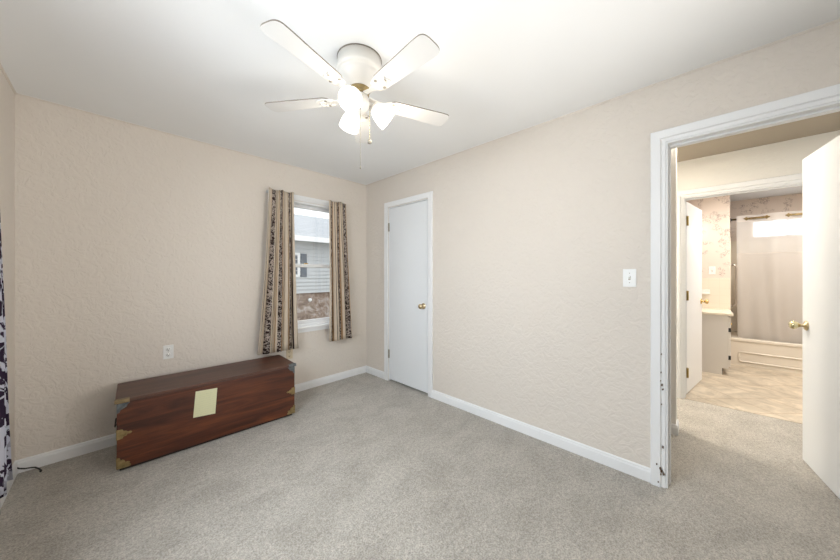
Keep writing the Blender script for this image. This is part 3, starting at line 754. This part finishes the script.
# ---------------------------------------------------------------- bathroom fittings
tub = thing('bathtub', 'almond bathtub with ribbed apron along the far bathroom wall', 'bathtub', (6.10, -.275, 0))
bm = NB(); LY = -1.49; DX = .748; TH = .375
def rr(x0, y0, x1, y1, r, z, n=6):
    pts = []
    for cx_, cy_, a_ in ((x1-r, y1-r, 0), (x0+r, y1-r, 90), (x0+r, y0+r, 180), (x1-r, y0+r, 270)):
        for k in range(n+1): t = R(a_+90*k/n); pts.append((cx_+r*math.cos(t), cy_+r*math.sin(t), z))
    return [bm.verts.new(p) for p in pts]
rings = [rr(.012, LY, DX, 0, .004, 0), rr(.012, LY, DX, 0, .004, TH-.045), rr(.0, LY, DX, 0, .006, TH-.035), rr(.0, LY, DX, 0, .006, TH-.008), rr(.008, LY+.006, DX-.006, -.006, .008, TH),
         rr(.075, LY+.10, DX-.07, -.08, .10, TH), rr(.085, LY+.11, DX-.08, -.09, .10, TH-.02), rr(.13, LY+.22, DX-.12, -.14, .12, .09), rr(.17, LY+.27, DX-.16, -.18, .10, .07)]
for a_, c_ in zip(rings[:-1], rings[1:]):
    n = len(a_)
    for k in range(n): bm.faces.new((a_[k], a_[(k+1) % n], c_[(k+1) % n], c_[k]))
bm.faces.new(rings[-1]); bm.faces.new(rings[0]); obj('basin', bm, 'tub', tub)
b = NB()
pts = []
ya, yb, za, zb_, rr_ = -.08, LY+.08, .055, .185, .025
for cy_, cz_, a_ in ((ya-rr_, zb_-rr_, 0), (yb+rr_, zb_-rr_, 90), (yb+rr_, za+rr_, 180), (ya-rr_, za+rr_, 270)):
    for k in range(5): t = R(a_+90*k/4); pts.append((.010, cy_+rr_*math.cos(t), cz_+rr_*math.sin(t)))
tube(b, pts, .010, 8, closed=True)
tube(b, [(.010, ya-.03, .120), (.010, yb+.03, .120)], .0001, 4)
obj('apron_rib', b, 'tub', tub)

# shower curtain on a rod
rodx, rodz = 6.20, 2.062
sr = thing('shower_curtain_rod', 'brass shower curtain rod above the bathtub', 'curtain rod', (rodx, -.264-.008, rodz))
b = NB(); lathe(b, (0, 0, 0), (0, -1, 0), [(0, .0135), (1.50, .0135)], 16); obj('rod', b, 'brass_old', sr)
for y in (0, -1.488):
    b = NB(); lathe(b, (0, y, 0), (0, -1 if y == 0 else 1, 0), [(0, .028), (.006, .028), (.012, .018), (.02, .016)], 20); obj('end_flange', b, 'black' if y == 0 else 'chrome', sr)
sc_ = thing('shower_curtain', 'taupe shower curtain with a sheer white top hanging inside the bathtub', 'shower curtain', (rodx, -.90, .30))
def wave(y):   # curtain face offset
    ph = 2*PI*(y+.52)/.375; return ph
def sheet(zt, zb, amp_t, amp_b, name, mat, rows=14, y0=-.335, y1=-1.62, yshift=0.0):
    bm = NB(); g = []; n = 150
    for j in range(rows+1):
        v = j/rows; z = zt+(zb-zt)*v; row = []
        drop = (rodz+.045-z)/(rodz-.30)
        for i in range(n+1):
            u = i/n; y = y0+(y1-y0)*u - .015*drop*(1-u)
            ph = 2*PI*(y+.620)/.375
            a = amp_t+(amp_b-amp_t)*v
            x = a*math.sin(ph+.0)+.010*drop*math.sin(ph*2.3+3*drop)+.008*drop*math.sin(ph*.6+5*v)
            x += .035*drop
            row.append(bm.verts.new((x, y+.90, z-.30)))
        g.append(row)
    for j in range(rows):
        for i in range(n):
            f = bm.faces.new((g[j][i], g[j][i+1], g[j+1][i+1], g[j+1][i])); f.smooth = True
    o = obj(name, bm, mat, sc_)
    return o
sheet(rodz+.045, rodz-.045, .030, .030, 'grommet_hem', 'liner_hem', 4)
sheet(rodz-.045, 1.575, .030, .024, 'sheer_panel', 'liner_sheer', 10)
sheet(1.575, 1.545, .024, .024, 'seam_band', 'liner_hem', 2)
sheet(1.545, .28, .024, .014, 'lower_panel', 'liner', 24)
for k in range(7):                                        # metal grommets where the hem crosses the rod
    y = -.4325-.1875*k
    if not -1.60 < y < -.345: continue
    b = NB(); sg = 1 if k % 2 else -1
    tube(b, [(0+.4*.022*math.cos(t)*sg*.3, y+.90+.016*math.cos(t)*.55, rodz-.30+.022*math.sin(t)) for t in [2*PI*q/18 for q in range(18)]], .0045, 8, closed=True)
    obj('grommet', b, 'brass_old', sc_)

# vanity
vx, vy = 5.36, -.222
vn = thing('bathroom_vanity', 'almond painted vanity cabinet with a cream top beside the bathtub', 'vanity cabinet', (vx, vy, 0))
b = NB(); box(b, 0, 0, .085, .625, .512, .755, .002); box(b, 0, .055, .001, .625, .512, .085); obj('cabinet_body', b, 'vanity', vn)
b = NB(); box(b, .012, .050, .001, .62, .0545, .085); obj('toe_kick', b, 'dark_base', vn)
b = NB(); box(b, -.022, -.045, .755, .630, .514, .785, .005); box(b, -.0, .500, .785, .630, .5145, .86, .003)
lathe(b, (.32, .24, .7851), (0, 0, 1), [(0, .20), (.004, .195), (.0045, .17)], 32); obj('countertop', b, 'counter', vn)
dr_ = NB(); box(dr_, .018, -.020, .11, .306, -.001, .735, .003); box(dr_, .06, -.024, .16, .264, -.020, .69, .002); da = obj('cabinet_door', dr_, 'vanity', vn)
for z in (.20, .55): b = NB(); box(b, .008, -.0225, z, .018, -.0005, z+.05, .001); obj('hinge', b, 'black', da)
b = NB(); lathe(b, (.285, -.020, .62), (0, -1, 0), [(0, .008), (.01, .006), (.014, .013), (.022, .012), (.024, 0)], 14); obj('knob', b, 'brass', da)
dr_ = NB(); box(dr_, .318, -.020, .11, .607, -.001, .735, .003); box(dr_, .36, -.024, .16, .565, -.020, .69, .002); da = obj('cabinet_door', dr_, 'vanity', vn)
b = NB(); lathe(b, (.338, -.020, .62), (0, -1, 0), [(0, .008), (.01, .006), (.014, .013), (.022, .012), (.024, 0)], 14); obj('knob', b, 'brass', da)
b = NB(); lathe(b, (.32, .44, .785), (0, 0, 1), [(0, .025), (.01, .024), (.012, .013), (.08, .012), (.085, 0)], 16); tube(b, [(.32, .44, .86), (.32, .42, .885), (.32, .37, .89), (.32, .33, .87)], .009, 10); obj('faucet', b, 'chrome', vn)

# ceramic soap holder on the tile
sd = thing('soap_holder', 'white ceramic soap holder on the cream tile above the vanity', 'soap holder', (5.992, -.018, .99))
b = NB(); box(b, -.014, -.045, -.002, 0, .075, .062, .004); obj('back_plate', b, 'porcelain', sd)
b = NB(); box(b, -.060, -.035, -.002, -.014, .065, .012, .004); box(b, -.060, -.035, .010, -.052, .065, .024, .003); obj('dish', b, 'porcelain', sd)
# vertical grab bar on the edge of the wall by the tub
gb = thing('grab_bar', 'dark metal grab bar at the wall edge between vanity and shower curtain', 'grab bar', (6.045, -.272, 1.12))
b = NB(); tube(b, [(0, 0, .29), (0, -.035, .288), (0, -.050, .27), (0, -.053, .24), (0, -.053, -.24), (0, -.050, -.27), (0, -.035, -.288), (0, 0, -.29)], .012, 12); obj('bar', b, 'chrome', gb)
for z in (-.29, .29):
    b = NB(); lathe(b, (0, 0, z), (0, -1, 0), [(0, .030), (.006, .029), (.010, .018)], 20); obj('flange', b, 'chrome', gb)
